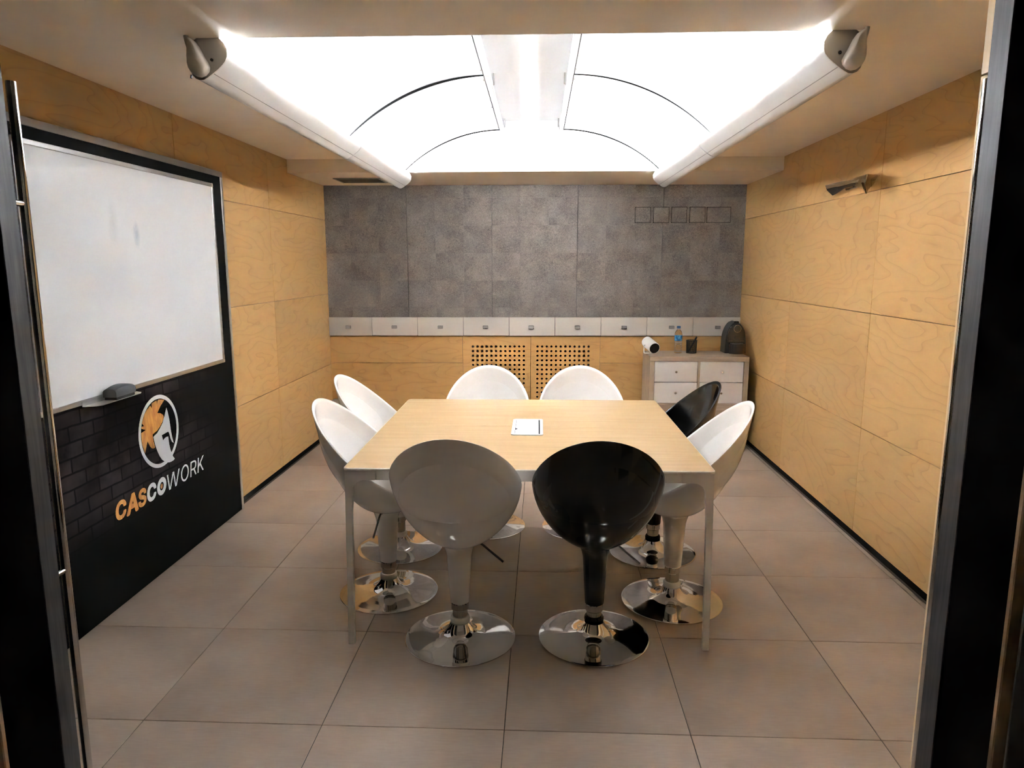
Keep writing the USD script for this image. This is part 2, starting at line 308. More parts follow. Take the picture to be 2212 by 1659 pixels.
for s0, s1, h0 in ((1.167, 1.7655, 1.256), (1.7655, 2.371, 1.823)):
    part(wb, 'perforated_panel', BW(holed_panel(s0 + .0015, s1 - .0015, .046, .871, hol(h0, 12), .0106, -.014, .001)), 'birch_back', smooth=False, label='plywood panel drilled with a grid of round holes')
solo('baseboard_back', BW(box(.0, 3.57, .0, .043, -.021, -.015)), 'black_matte', 'dark recessed plinth under the back wall', kind=STR)
# ceiling: side strips, two lower soffits, opening for the vault between them
ce = thing('ceiling', 'off-white plaster ceiling with lower soffits at both ends', kind=STR)
XC = -.055
part(ce, 'side_strip', prism([(-2.05, Y_F), (XC - .835, Y_F), (XC - .835, Y_B), (-2.05, Y_B)], Z_CEIL, Z_CEIL + .03), 'ceiling_paint')
part(ce, 'side_strip', prism([(XC + .835, Y_F), (1.95, Y_F), (1.95, Y_B), (XC + .835, Y_B)], Z_CEIL, Z_CEIL + .03), 'ceiling_paint')
part(ce, 'back_soffit', box(-2.05, 1.95, Y_B, 6.5, Z_SOF, 2.6, .004), 'ceiling_paint')
part(ce, 'front_soffit', box(-2.6, 2.5, 1.25, Y_F, Z_SOF, 2.6, .004), 'ceiling_paint')
part(ce, 'cavity_roof', box(-2.05, 1.95, Y_F, Y_B, 2.56, 2.60), 'cavity_dark')
part(ce, 'corridor_ceiling', box(-2.6, 2.5, Y0, 1.25, 2.45, 2.6), 'corridor_paint')
# front wall with the double doorway; the camera stands outside it
wf = thing('wall_front', 'front wall lining of birch plywood beside the doorway', kind=STR)
for x0, x1 in ((-1.90, -1.42), (1.036, 1.735)):
    part(wf, 'panel', box(x0, x1, 1.765, 1.797, .03, 1.925, .001), 'birch_edge')
    part(wf, 'panel', box(x0, x1, 1.765, 1.797, 1.929, Z_SOF - .001, .001), 'birch_edge')
def leaf(name, x_edge, x_out, y0, y1, label, bx, by, studs):
    d = thing(name, label, kind=STR)
    a, b = sorted((x_edge, x_out))
    e = .0025 if x_out > x_edge else -.0025
    a2, b2 = sorted((x_edge + e, x_out))
    part(d, 'door_leaf', box(a2, b2, y0, y1, .008, Z_SOF - .004), 'door_black', smooth=False)
    part(d, 'edge_strip', box(*sorted((x_edge, x_edge + e)), y0 + .0008, y1, .008, Z_SOF - .004, .0008), 'wenge', smooth=False, label='worn grey-brown edge of the door leaf, room light painted into its paler tone')
    h = part(d, 'pull_bar', tube([(bx, by, .22), (bx, by, 1.852)], .0095, 16), 'chrome', label='long chrome pull bar')
    for z in studs:
        part(h, 'standoff', tube([(bx, y1 - .001, z), (bx, by, z)], .0065, 12), 'chrome')
leaf('door_1', -1.032, -1.98, 1.350, 1.400, 'dark wenge sliding door leaf with a chrome pull bar, left of the doorway', -1.0525, 1.45, (.82, 1.615))
leaf('door_2', .854, 1.80, 1.402, 1.460, 'dark wenge sliding door leaf with a chrome pull bar, right of the doorway', .8845, 1.508, (.82, 1.60))
solo('trim_1', box(-1.06, -.985, 1.140, 1.152, .001, 1.25, .002), 'trim_brown', 'narrow brown door trim at the left edge of the doorway', kind=STR)
solo('trim_2', box(.797, .87, 1.140, 1.152, .001, 1.25, .002), 'trim_brown', 'narrow brown door trim at the right edge of the doorway', kind=STR)
solo('trim_3', box(.806, .87, 1.118, 1.124, .001, 1.25, .001), 'dark_steel', 'thin steel strip beside the brown trim right of the doorway', kind=STR)
for s, (x0, x1) in (('left', (-2.7, -2.6)), ('right', (2.5, 2.6))):  # unseen corridor walls added to return room light through the doorway
    solo(f'wall_corridor_{s}', box(x0, x1, Y0, 1.8, 0, 2.6), 'corridor_paint', f'unseen corridor wall added to bounce light, outside the doorway on the {s}', kind=STR)
solo('wall_corridor_end', box(-2.7, 2.6, Y0 - .1, Y0, 0, 2.6), 'corridor_paint', 'unseen corridor wall added to bounce light, behind the camera', kind=STR)

# ------------------------------------------------------------------ the vaulted ceiling light
va = thing('vault_light', 'white vaulted light recess of curved panels between two rails over the table', 'ceiling light')
ZR, XR, RAD = 2.441, .213, 1.030       # rail height, rail half spacing, panel radius
def arc(side, x_lo=.98, n=28, t=.004):
    """cross-section of a curved panel as an (x, z) strip"""
    lo = []
    th1 = math.asin((x_lo - XR) / RAD)
    for k in range(n + 1):
        th = th1 * k / n
        lo.append((RAD * math.sin(th) + XR, ZR - RAD + RAD * math.cos(th)))
    up = [(RAD + t) * math.sin(th1 * k / n) + XR for k in range(n + 1)], [ZR - RAD + (RAD + t) * math.cos(th1 * k / n) for k in range(n + 1)]
    pts = lo + [(x, z) for x, z in zip(*up)][::-1]
    return [(XC + side * x, z) for x, z in pts]
def xz(pts, y0, y1):
    m = prism(pts, y0, y1); v = np.array(m.vertices)
    return trimesh.Trimesh(np.c_[v[:, 0], v[:, 2], v[:, 1]], np.array(m.faces)[:, ::-1], process=False)
YM = 3.80
for side in (-1, 1):
    g = .0095 if side < 0 else .0042
    part(va, 'curved_panel', xz(arc(side), Y_F + .004, YM - g), 'vault_white')
    part(va, 'curved_panel', xz(arc(side), YM + g * .3, Y_B - .010), 'vault_white')
    def edge_arc(h0, h1, n=28):
        th1 = math.asin((.965 - XR) / RAD); lo, hi = [], []
        for k in range(n + 1):
            th = th1 * k / n; h = h1 + (h0 - h1) * math.sin(PI * k / n) ** .8
            hi.append((RAD * math.sin(th) + XR, ZR - RAD + RAD * math.cos(th)))
            lo.append(((RAD - h) * math.sin(th) + XR, ZR - RAD + (RAD - h) * math.cos(th)))
        return [(XC + side * x, z) for x, z in hi + lo[::-1]]
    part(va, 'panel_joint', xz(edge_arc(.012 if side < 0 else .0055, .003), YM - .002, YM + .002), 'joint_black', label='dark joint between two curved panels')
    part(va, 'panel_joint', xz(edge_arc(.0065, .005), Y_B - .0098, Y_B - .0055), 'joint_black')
    for y0, y1 in ((Y_F + .004, YM - .003), (YM + .003, Y_B - .004)):
        part(va, 'rail_joint', box(*sorted((XC + side * (XR + .0145), XC + side * (XR + .0172))), y0, y1, ZR - .0065, ZR - .0015), 'joint_grey')  # grey strip stands for the shade in the gap beside the rail
        rl = part(va, 'rail', cat(box(*sorted((XC + side * (XR - .012), XC + side * (XR + .014))), y0, y1, ZR - .006, ZR - .001, .001),
                                  box(*sorted((XC + side * (XR - .016), XC + side * (XR - .013))), y0, y1, ZR - .006, ZR + .016, .0008)), 'gutter_white')
        for k in range(3):
            yy = y0 + (y1 - y0) * (.06 + .44 * k)
            m = trimesh.creation.icosphere(1, .0045); m.apply_scale([1, 1, .6]); m.apply_translation([XC + side * (XR + .022), yy, ZR - .003])
            part(rl, 'screw', m, 'gutter_white')
    for yy in (4.00, 5.20):
        part(va, 'rail_bracket', cat(box(*sorted((XC + side * (XR - .022), XC + side * (XR - .019))), yy, yy + .035, ZR + .002, 2.50, .0008),
                                     box(*sorted((XC + side * (XR - .028), XC + side * (XR - .020))), yy + .002, yy + .006, ZR + .002, 2.50, .0008)), 'steel')
for y0, y1 in ((Y_F + .002, 4.0), (4.001, Y_B - .002)):
    part(va, 'centre_panel', box(XC - .34, XC + .34, y0, y1, 2.500, 2.506), 'vault_white')
for side in (-1, 1):
    part(va, 'recess_side', box(*sorted((XC + side * (XR + .030), XC + side * (XR + .033))), Y_F + .004, Y_B - .004, ZR + .006, 2.4995), 'vault_white')  # side plates added to keep lamp light out of the cavity
part(va, 'end_wall', box(XC - 1.0, XC + 1.0, Y_B - .003, Y_B - .0005, Z_SOF + .001, 2.55), 'vault_white')
part(va, 'end_wall', box(XC - 1.0, XC + 1.0, Y_F + .0005, Y_F + .003, Z_SOF + .001, 2.55), 'vault_white')
# the two gutters that hide the fluorescent tubes
SHELL = [(.873, 2.112), (.8705, 2.104), (.871, 2.097), (.876, 2.086), (.886, 2.075), (.899, 2.064), (.914, 2.053), (.930, 2.042), (.943, 2.035), (.955, 2.034), (.967, 2.038), (.976, 2.048), (.981, 2.062), (.984, 2.080), (.984, 2.100)]
CAP = [(.935, 2.172), (.912, 2.166), (.892, 2.152), (.878, 2.136), (.8705, 2.120)] + SHELL[1:] + [(.975, 2.135), (.957, 2.160)]
gutters = []
for side, nm in ((-1, 'left'), (1, 'right')):
    gt = thing('light_gutter', f'long white light gutter with a hanging teardrop bracket, {nm} of the vaulted ceiling recess', 'light fitting', 'gutters of the ceiling light')
    mir = lambda pts: [(XC + side * x, z) for x, z in pts]
    inner = np.array(SHELL); c0 = np.array([.925, 2.085])
    tn = []
    for k in range(len(inner)):
        t = inner[min(k + 1, len(inner) - 1)] - inner[max(k - 1, 0)]; n = np.array([-t[1], t[0]]) / np.linalg.norm(t)
        tn.append(inner[k] + .0022 * (n if n @ (c0 - inner[k]) > 0 else -n))
    strip = SHELL + [tuple(p) for p in tn][::-1]
    k2 = 6                                                 # a fine groove runs along the outside
    for y0, y1 in ((2.196, YM - .0008), (YM + .0032, 5.262)):
        tr = part(gt, 'trough', xz(mir(strip), y0, y1), 'gutter_white', smooth=40)
        gx, gz = SHELL[6]
        part(tr, 'groove_line', xz(mir([(gx - .0007, gz - .0011), (gx + .0009, gz - .0024), (gx + .0014, gz - .0016), (gx, gz - .0003)]), y0 + .002, y1 - .002), 'grey_trim')
        part(gt, 'fluorescent_tube', tube([(XC + side * .916, y0 + .10, 2.0672), (XC + side * .916, y1 - .05, 2.0672)], .0075, 12), 'tube_light', label='lit fluorescent tube inside the gutter')
    big = Polygon(CAP).buffer(.0016)
    part(gt, 'joint_plate', xz([(XC + side * x, z) for x, z in big.exterior.coords[:-1]], YM - .0008, YM + .0032), 'gutter_white')
    part(gt, 'end_cap', xz(mir(CAP), 5.262, 5.267), 'gutter_white')
    part(gt, 'end_cap', xz([(XC + side * x, min(z, Z_SOF + .0004)) for x, z in Polygon(CAP).buffer(.0008).exterior.coords[:-1]], 2.190, 2.196), 'hanger_beige')
    for sx, sz in ((.915, 2.089), (.958, 2.122)):
        m = trimesh.creation.cylinder(.0042, .005); m.apply_transform(trimesh.transformations.rotation_matrix(PI / 2, [1, 0, 0])); m.apply_translation([XC + side * sx, 2.189, sz])
        part(gt, 'screw', m, 'dark_steel')
    # teardrop bracket
    td = [(270, 265), (330, 275), (425, 345), (520, 480), (650, 750), (735, 890), (762, 980), (735, 1085), (640, 1180), (520, 1222), (400, 1200), (310, 1130), (245, 1020), (220, 890), (225, 700), (250, 450), (248, 300)]
    td = np.array([(.944 - (u - 560) * .000113, 2.034 + (1275 - v) * .000113) for u, v in td])
    td = np.array(Polygon(td).buffer(.004).buffer(-.004).simplify(.0004).exterior.coords)[:-1]; c = np.array([.950, 2.075])
    rings = []
    for s, yy in ((1.0, 2.190), (1.0, 2.176), (.96, 2.168), (.84, 2.160), (.62, 2.154), (.3, 2.1515)):
        q = c + (td - c) * s; top = td[:, 1].max()
        q[:, 1] = np.where(td[:, 1] > 2.115, td[:, 1] * .6 + q[:, 1] * .4, q[:, 1]); q[:, 1] = np.minimum(q[:, 1], Z_SOF - .0015)
        rings.append(np.c_[XC + side * q[:, 0], np.full(len(q), yy), q[:, 1]])
    br = part(gt, 'hanging_bracket', loft(rings), 'hanger_beige', smooth=40)
    part(br, 'sleeve', tube([(XC + side * .972, 2.165, 2.105), (XC + side * .975, 2.162, 2.135), (XC + side * .976, 2.162, Z_SOF - .001)], [.002, .0055, .0065], 12), 'hanger_beige')
    if side < 0:
        part(br, 'pin', tube([(XC + side * .968, 2.165, 2.041), (XC + side * .969, 2.163, 2.032)], .003, 8), 'black_plastic')
# air vent in the back soffit
vt = thing('air_vent', 'dark slotted air vent in the back soffit left of the gutter', 'vent')
part(vt, 'frame', cat(box(-1.595, -1.225, 5.60, 5.618, Z_SOF - .008, Z_SOF - .0002, .002), box(-1.595, -1.225, 5.872, 5.89, Z_SOF - .008, Z_SOF - .0002, .002),
                      box(-1.595, -1.575, 5.618, 5.872, Z_SOF - .008, Z_SOF - .0002, .002), box(-1.245, -1.225, 5.618, 5.872, Z_SOF - .008, Z_SOF - .0002, .002)), 'grey_trim')
part(vt, 'backing', box(-1.575, -1.245, 5.618, 5.872, Z_SOF - .0012, Z_SOF - .0004), 'black_matte')
for k in range(9):
    y = 5.632 + k * .0275
    m = box(-1.575, -1.245, -.010, .010, -.0012, .0012); m.apply_transform(trimesh.transformations.rotation_matrix(.35, [1, 0, 0])); m.apply_translation([0, y, Z_SOF - .0055])
    part(vt, 'slat', m, 'vent_dark', smooth=False)

# ------------------------------------------------------------------ printed board, whiteboard, eraser
BD = .035
bd = thing('printed_board', 'tall black board printed with old brickwork, a helmet emblem and orange and white lettering', 'board')
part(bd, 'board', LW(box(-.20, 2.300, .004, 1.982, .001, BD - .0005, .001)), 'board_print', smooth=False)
part(bd, 'top_trim', LW(box(-.20, 2.326, 1.982, 2.012, .001, BD + .004, .001)), 'grey_trim', smooth=False, label='grey metal strip along the top')
part(bd, 'side_trim', LW(box(2.301, 2.326, .002, 1.981, .001, BD + .003, .001)), 'aluminium', smooth=False, label='aluminium strip along the right edge')
rc, rr = (1.4665, .697), .1765
ring = Polygon([(rc[0] + rr * math.cos(a), rc[1] + rr * math.sin(a)) for a in np.linspace(0, 2 * PI, 96, endpoint=False)]).difference(
       Polygon([(rc[0] + (rr - .0185) * math.cos(a), rc[1] + (rr - .0185) * math.sin(a)) for a in np.linspace(0, 2 * PI, 96, endpoint=False)]))
helm = [[1.544,.798],[1.553,.771],[1.56,.739],[1.565,.7],[1.568,.671],[1.573,.644],[1.584,.608],[1.569,.619],[1.558,.639],[1.552,.662],[1.547,.673],[1.54,.677],[1.482,.673],[1.49,.645],[1.506,.652],[1.523,.655],[1.54,.653],[1.539,.639],[1.542,.611],[1.549,.583],[1.56,.559],[1.567,.544],[1.582,.528],[1.569,.523],[1.547,.522],[1.524,.524],[1.495,.535],[1.468,.554],[1.449,.577],[1.432,.609],[1.419,.642],[1.41,.683],[1.445,.693],[1.474,.711],[1.498,.73],[1.521,.76]]
plume = [[1.482,.85],[1.533,.84],[1.513,.828],[1.491,.815],[1.46,.788],[1.485,.782],[1.506,.771],[1.512,.762],[1.51,.75],[1.496,.736],[1.476,.72],[1.447,.705],[1.406,.696],[1.404,.688],[1.408,.658],[1.416,.63],[1.406,.627],[1.391,.631],[1.376,.644],[1.364,.664],[1.359,.675],[1.35,.66],[1.341,.641],[1.33,.624],[1.322,.644],[1.315,.669],[1.313,.701],[1.315,.724],[1.351,.73],[1.318,.744],[1.321,.752],[1.342,.751],[1.327,.766],[1.334,.779],[1.352,.804],[1.374,.821],[1.406,.835],[1.418,.817],[1.418,.843],[1.462,.849],[1.466,.829],[1.471,.845]]
FL = (BD - .0004, BD + .0006)
part(bd, 'emblem_ring', LW(prism(ring, *FL)), 'print_white', smooth=False)
part(bd, 'emblem_helmet', LW(prism(Polygon(helm).buffer(0), FL[0], FL[1] + .0002)), 'print_white', smooth=False)
part(bd, 'emblem_plume', LW(prism(Polygon(plume).buffer(0), *FL)), 'print_orange', smooth=False, label='orange wood-grained plume of the emblem')
word = [('C', 1.070, 1.152, 1, 'o'), ('A', 1.147, 1.240, 1, 'o'), ('S', 1.242, 1.312, 1, 'o'), ('C', 1.316, 1.397, 1, 'w'), ('O', 1.400, 1.490, 1, 'w'),
        ('W', 1.497, 1.620, 0, 'w'), ('O', 1.625, 1.711, 0, 'w'), ('R', 1.718, 1.791, 0, 'w'), ('K', 1.797, 1.877, 0, 'w')]
for ch, s0, s1, bold, col in word:
    if ch == 'O':
        w = .0225 if bold else .0095
        a = np.linspace(0, 2 * PI, 64, endpoint=False); cx, cz, rx, rz = (s0 + s1) / 2, .4275, (s1 - s0) / 2, .0425
        sh = .16
        el = lambda x, z: Polygon([(cx + x * math.cos(t) + sh * z * math.sin(t), cz + z * math.sin(t)) for t in a])
        g = el(rx - .004, rz).difference(el(rx - .004 - w, rz - w))
        m = prism(g, *FL)
    else:
        m = meshkit.text_mesh(ch, .08, .001, bold=bool(bold)); v = np.array(m.vertices)
        from shapely import unary_union
        tri = [Polygon(v[f][:, :2]) for f in m.faces if np.all(v[f][:, 2] > .0005)]
        gl = unary_union([q.buffer(1e-5) for q in tri]).buffer(.0032 if bold else -.0006)
        m = prism(gl, 0, .001); v = np.array(m.vertices)
        if ch in 'CS': v[:, 1] = v[:, 1] - v[:, 1].min(); v[:, 1] *= .0845 / v[:, 1].max(); v[:, 1] -= .0022
        v[:, 0] += .16 * v[:, 1]; v[:, 0] = (v[:, 0] - v[:, 0].min()) / (v[:, 0].max() - v[:, 0].min()) * (s1 - s0) + s0
        v[:, 1] += .3868; v[:, 2] += FL[0]
        m = trimesh.Trimesh(v, m.faces, process=False)
    part(bd, 'letter', LW(m), 'print_orange' if col == 'o' else 'print_white', smooth=False)
part(bd, 'letter_dot', LW(prism(Polygon([(1.4435 + .0095 * math.cos(a) + .002 * math.sin(a), .428 + .0125 * math.sin(a)) for a in np.linspace(0, 2 * PI, 28, endpoint=False)]), *FL)), 'print_orange', smooth=False)
wbd = thing('whiteboard', 'large whiteboard in a slim aluminium frame hung on the black printed board', 'whiteboard')
s0, s1, z0, z1, b0 = .680, 2.180, .936, 1.934, BD + .001
part(wbd, 'sheet', LW(box(s0 + .004, s1 - .004, z0 + .004, z1 - .004, b0, b0 + .009)), 'whiteboard_sheet', smooth=False)
fw, fd = .020, b0 + .0135
for a in ((s0 + fw, s1 - fw, z1 - fw, z1), (s0 + fw, s1 - fw, z0, z0 + fw), (s0, s0 + fw, z0 + fw, z1 - fw), (s1 - fw, s1, z0 + fw, z1 - fw)):
    part(wbd, 'frame_bar', LW(box(*a, b0, fd, .002)), 'aluminium', smooth=False)
for cs, cz in ((s0, z0), (s1 - fw, z0), (s0, z1 - fw), (s1 - fw, z1 - fw)):
    part(wbd, 'corner_cap', LW(box(cs - .001, cs + fw + .001, cz - .001, cz + fw + .001, b0, fd + .001, .003)), 'hanger_beige', smooth=False)
tr = prism([(.905, fd), (1.262, fd), (1.240, fd + .048), (1.215, fd + .060), (.945, fd + .060), (.925, fd + .048)], 0, .0025)
v = np.array(tr.vertices); tr = trimesh.Trimesh(np.c_[v[:, 0], .929 + v[:, 2], v[:, 1]], np.array(tr.faces)[:, ::-1], process=False)
part(wbd, 'marker_tray', LW(cat(tr, box(.905, 1.262, .929, .950, fd, fd + .002))), 'aluminium', smooth=False)
er = thing('board_eraser', 'dark grey board eraser lying on the whiteboard tray', 'eraser')
prof = [(.0, .0), (.058, .0), (.058, .026), (.054, .038), (.044, .045), (.014, .045), (.004, .038), (.0, .028)]
def sd(pts, sa_, sb_):   # profile in (d, z), extruded along s
    m = prism(pts, sa_, sb_); v = np.array(m.vertices); return trimesh.Trimesh(np.c_[v[:, 2], v[:, 1], v[:, 0]], np.array(m.faces)[:, ::-1], process=False)
er0, erz = fd + .0025, .9317
seg = []
for k in range(9):
    t = k / 8; sc = 1 - .24 * (2 * t - 1) ** 2
    seg.append(np.array([(1.038 + .142 * t, erz + .012 + (z * sc if z > .02 else z), er0 + d) for d, z in prof]))
part(er, 'body', LW(loft(seg)), 'eraser_grey', smooth=35)
part(er, 'felt_pad', LW(box(1.042, 1.176, erz, erz + .0125, er0 + .003, er0 + .055, .002)), 'felt_dark', smooth=False)

# ------------------------------------------------------------------ drawer row on the back wall
dc = thing('drawer_row', 'long row of nine shallow cream wall drawers with grey square knobs along the back wall', 'drawers')
part(dc, 'body', BW(box(.002, 3.572, .876, 1.034, .0015, .008)), 'black_matte', smooth=False)
cut = [0.0] + [.3795 + .3985 * k for k in range(8)] + [3.573]
for k in range(9):
    a, b = cut[k] + .0015, cut[k + 1] - .0015
    if k == 0: a += .001
    d = part(dc, 'drawer', BW(box(a, b, .877 + (.001 if k % 2 else 0), 1.037, .0085, .0255, .0015)), 'white_laminate', smooth=False)
    hs = (.173, .575, .977, 1.371, 1.766, 2.167, 2.571, 2.981, 3.378)[k]
    part(d, 'handle', BW(box(hs - .022, hs + .022, .9395, .9655, .0255, .047, .002)), 'handle_grey', smooth=False, label='square grey drawer knob')
# five blank cover plates clad like the wall
pl = [(2.642, 2.775, 'leftmost of the five'), (2.798, 2.931, 'second from the left of the five'), (2.950, 3.081, 'middle one of the five'), (3.103, 3.236, 'fourth from the left of the five')]
for a, b, w in pl:
    t = thing('cover_plate', f'square grey cover plate high on the back wall, {w}', 'cover plate', 'grey cover plates on the back wall')
    part(t, 'rim', BW(box(a, b, 1.836, 1.968, .0012, .006, .003)), 'black_matte', smooth=False)
    part(t, 'cover', BW(box(a + .003, b - .003, 1.839, 1.965, .0045, .0115, .003)), 'grey_vinyl', smooth=False)
t = thing('cover_plate', 'wide rectangular grey cover plate high on the back wall, rightmost of the row', 'cover plate', 'grey cover plates on the back wall')
part(t, 'rim', BW(box(3.247, 3.450, 1.836, 1.967, .0012, .006, .003)), 'black_matte', smooth=False)
part(t, 'cover', BW(box(3.250, 3.447, 1.839, 1.964, .0045, .0115, .003)), 'grey_vinyl', smooth=False)

# ------------------------------------------------------------------ chrome wall lamp on the right wall
sc = thing('wall_lamp', 'twisted chrome ribbon wall lamp on the right plywood wall', 'wall lamp')
from scipy.interpolate import PchipInterpolator
WL = np.array([[2.618, 1.953, 2.496, 1.883, 0.03], [2.49, 1.951, 2.439, 1.887, 0.035], [2.349, 1.946, 2.358, 1.894, 0.045], [2.226, 1.938, 2.267, 1.901, 0.055], [2.111, 1.939, 2.148, 1.897, 0.07], [1.975, 1.932, 1.992, 1.878, 0.1], [1.859, 1.924, 1.864, 1.848, 0.128], [1.827, 1.923, 1.82, 1.829, 0.135], [1.837, 1.923, 1.849, 1.851, 0.115], [1.888, 1.928, 1.914, 1.876, 0.07], [1.943, 1.933, 1.956, 1.92, 0.025], [1.96, 1.935, 1.962, 1.933, 0.014]])
tt_ = np.array([0, .09, .2, .3, .42, .56, .68, .73, .79, .88, .97, 1.]); kk = np.linspace(0, 1, 81)
Wq = np.stack([PchipInterpolator(tt_, WL[:, c])(kk) for c in range(5)], 1)
rg = []
for s_t, z_t, s_b, z_b, d in Wq:
    th = .0022; mid = ((s_t + s_b) / 2, (z_t + z_b) / 2)
    rg.append(np.array([(s_t, z_t, d - th), (s_t, z_t, d + th), (mid[0], mid[1], d + .010 + th), (s_b, z_b, d + th), (s_b, z_b, d - th), (mid[0], mid[1], d + .010 - th)]))
part(sc, 'ribbon', RW(loft(rg)), 'chrome', smooth=40)
part(sc, 'mount', RW(cat(box(2.20, 2.36, 1.898, 1.930, .0005, .018, .004), box(2.255, 2.30, 1.904, 1.924, .015, .052, .004))), 'chrome', smooth=False)

# ------------------------------------------------------------------ the table
TX0, TX1, TY0, TY1, TZ = -.742, .668, 2.572, 3.975, .728
TYM = 3.305
tb = thing('meeting_table', 'square light oak meeting table with cream metal legs in the middle of the room', 'table')
def round_rect(x0, x1, y0, y1, r, corners):
    p = []
    for k, (cx, cy, a0) in enumerate(((x0 + r, y0 + r, PI), (x1 - r, y0 + r, 1.5 * PI), (x1 - r, y1 - r, 0), (x0 + r, y1 - r, .5 * PI))):
        if k in corners: p += [(cx + r * math.cos(a0 + t), cy + r * math.sin(a0 + t)) for t in np.linspace(0, PI / 2, 8)]
        else: p.append(((x0, y0), (x1, y0), (x1, y1), (x0, y1))[k])
    return Polygon(p)
for y0, y1, cs in ((TY0, TYM - .0008, (0, 1)), (TYM + .0008, TY1, (2, 3))):
    g = round_rect(TX0, TX1, y0, y1, .022, cs)
    rr_ = lambda e: round_rect(TX0 + e, TX1 - e, y0 + (e if 0 in cs else 0), y1 - (e if 2 in cs else 0), .022 - e, cs)
    tp = part(tb, 'tabletop', prism(rr_(.0042), TZ - .002, TZ), 'table_oak')
    ring_ = lambda e, z: np.c_[np.array(rr_(e).exterior.coords)[:-1], np.full(len(rr_(e).exterior.coords) - 1, z)]
    part(tp, 'edge_band', loft([ring_(.001, TZ - .0105), ring_(0, TZ - .0095), ring_(0, TZ - .004), ring_(.0012, TZ - .0014), ring_(.004, TZ - .0002), ring_(.006, TZ - .0021)]), 'edge_white', smooth=50, label='pale edge band of the tabletop')
ZA0, ZA1 = .679, .7165
def leg_plate(flipx):
    r = .044; w = .024; L = .118
    p = [(0, 0), (0, ZA1), (L, ZA1), (L, ZA0)]
    p += [(w + .006 + r - r * math.sin(t), ZA0 - r + r * math.cos(t)) for t in np.linspace(0, PI / 2, 9)]
    p += [(w - .001, ZA0 - .15), (w - .004, .0)]
    return p
for lx, ly in ((0, 0), (1, 0), (0, 1), (1, 1)):
    pts = leg_plate(False); ins = .006
    a = xz(pts, 0, .024)
    v = np.array(xz(pts, 0, .024).vertices); b = trimesh.Trimesh(v[:, [1, 0, 2]], np.array(a.faces)[:, ::-1], process=False)
    man = lambda m: m3.Manifold(m3.Mesh(np.asarray(m.vertices, np.float32), np.asarray(m.faces, np.uint32)))
    try:
        u = man(a) + man(b)
        mm = u.to_mesh(); m = trimesh.Trimesh(mm.vert_properties[:, :3], mm.tri_verts, process=False)
        if len(m.faces) < 10: raise ValueError
    except Exception:
        m = cat(a, b)
    v = np.array(m.vertices); v[:, 0] -= .012 * (1 - v[:, 2] / ZA1); f = np.array(m.faces)
    if lx: v[:, 0] = TX1 - ins - v[:, 0]
    else: v[:, 0] = TX0 + ins + v[:, 0]
    if ly: v[:, 1] = TY1 - ins - v[:, 1]
    else: v[:, 1] = TY0 + ins + v[:, 1]
    if (lx + ly) == 1: f = f[:, ::-1]
    part(tb, 'leg', trimesh.Trimesh(v, f, process=False), 'leg_white', smooth=35)
ins, L = .006, .1185
for y in (TY0 + ins, TY1 - ins - .020):
    part(tb, 'apron', box(TX0 + ins + L + .0012, TX1 - ins - L - .0012, y, y + .020, ZA0 + .0005, ZA1, .001), 'leg_white', smooth=False)
for x in (TX0 + ins, TX1 - ins - .020):
    part(tb, 'apron', box(x, x + .020, TY0 + ins + L + .0012, TY1 - ins - L - .0012, ZA0 + .0005, ZA1, .001), 'leg_white', smooth=False)
so = thing('table_socket', 'white flush socket box with a hinged lid in the middle of the tabletop', 'socket box')
part(so, 'frame', prism(round_rect(-.121, .025, 3.108, 3.437, .016, (0, 1, 2, 3)).difference(sbox(-.105, 3.120, .010, 3.424)), TZ + .0003, TZ + .0052), 'socket_white')
part(so, 'slot', box(-.105, .010, 3.120, 3.424, TZ + .0003, TZ + .0012), 'black_matte', smooth=False)
part(so, 'lid', prism(sbox(-.1035, 3.1215, .0045, 3.4225).difference(Polygon([(-.1035, 3.205), (-.094, 3.215), (-.094, 3.232), (-.1035, 3.242)])), TZ + .0018, TZ + .0050), 'socket_white')

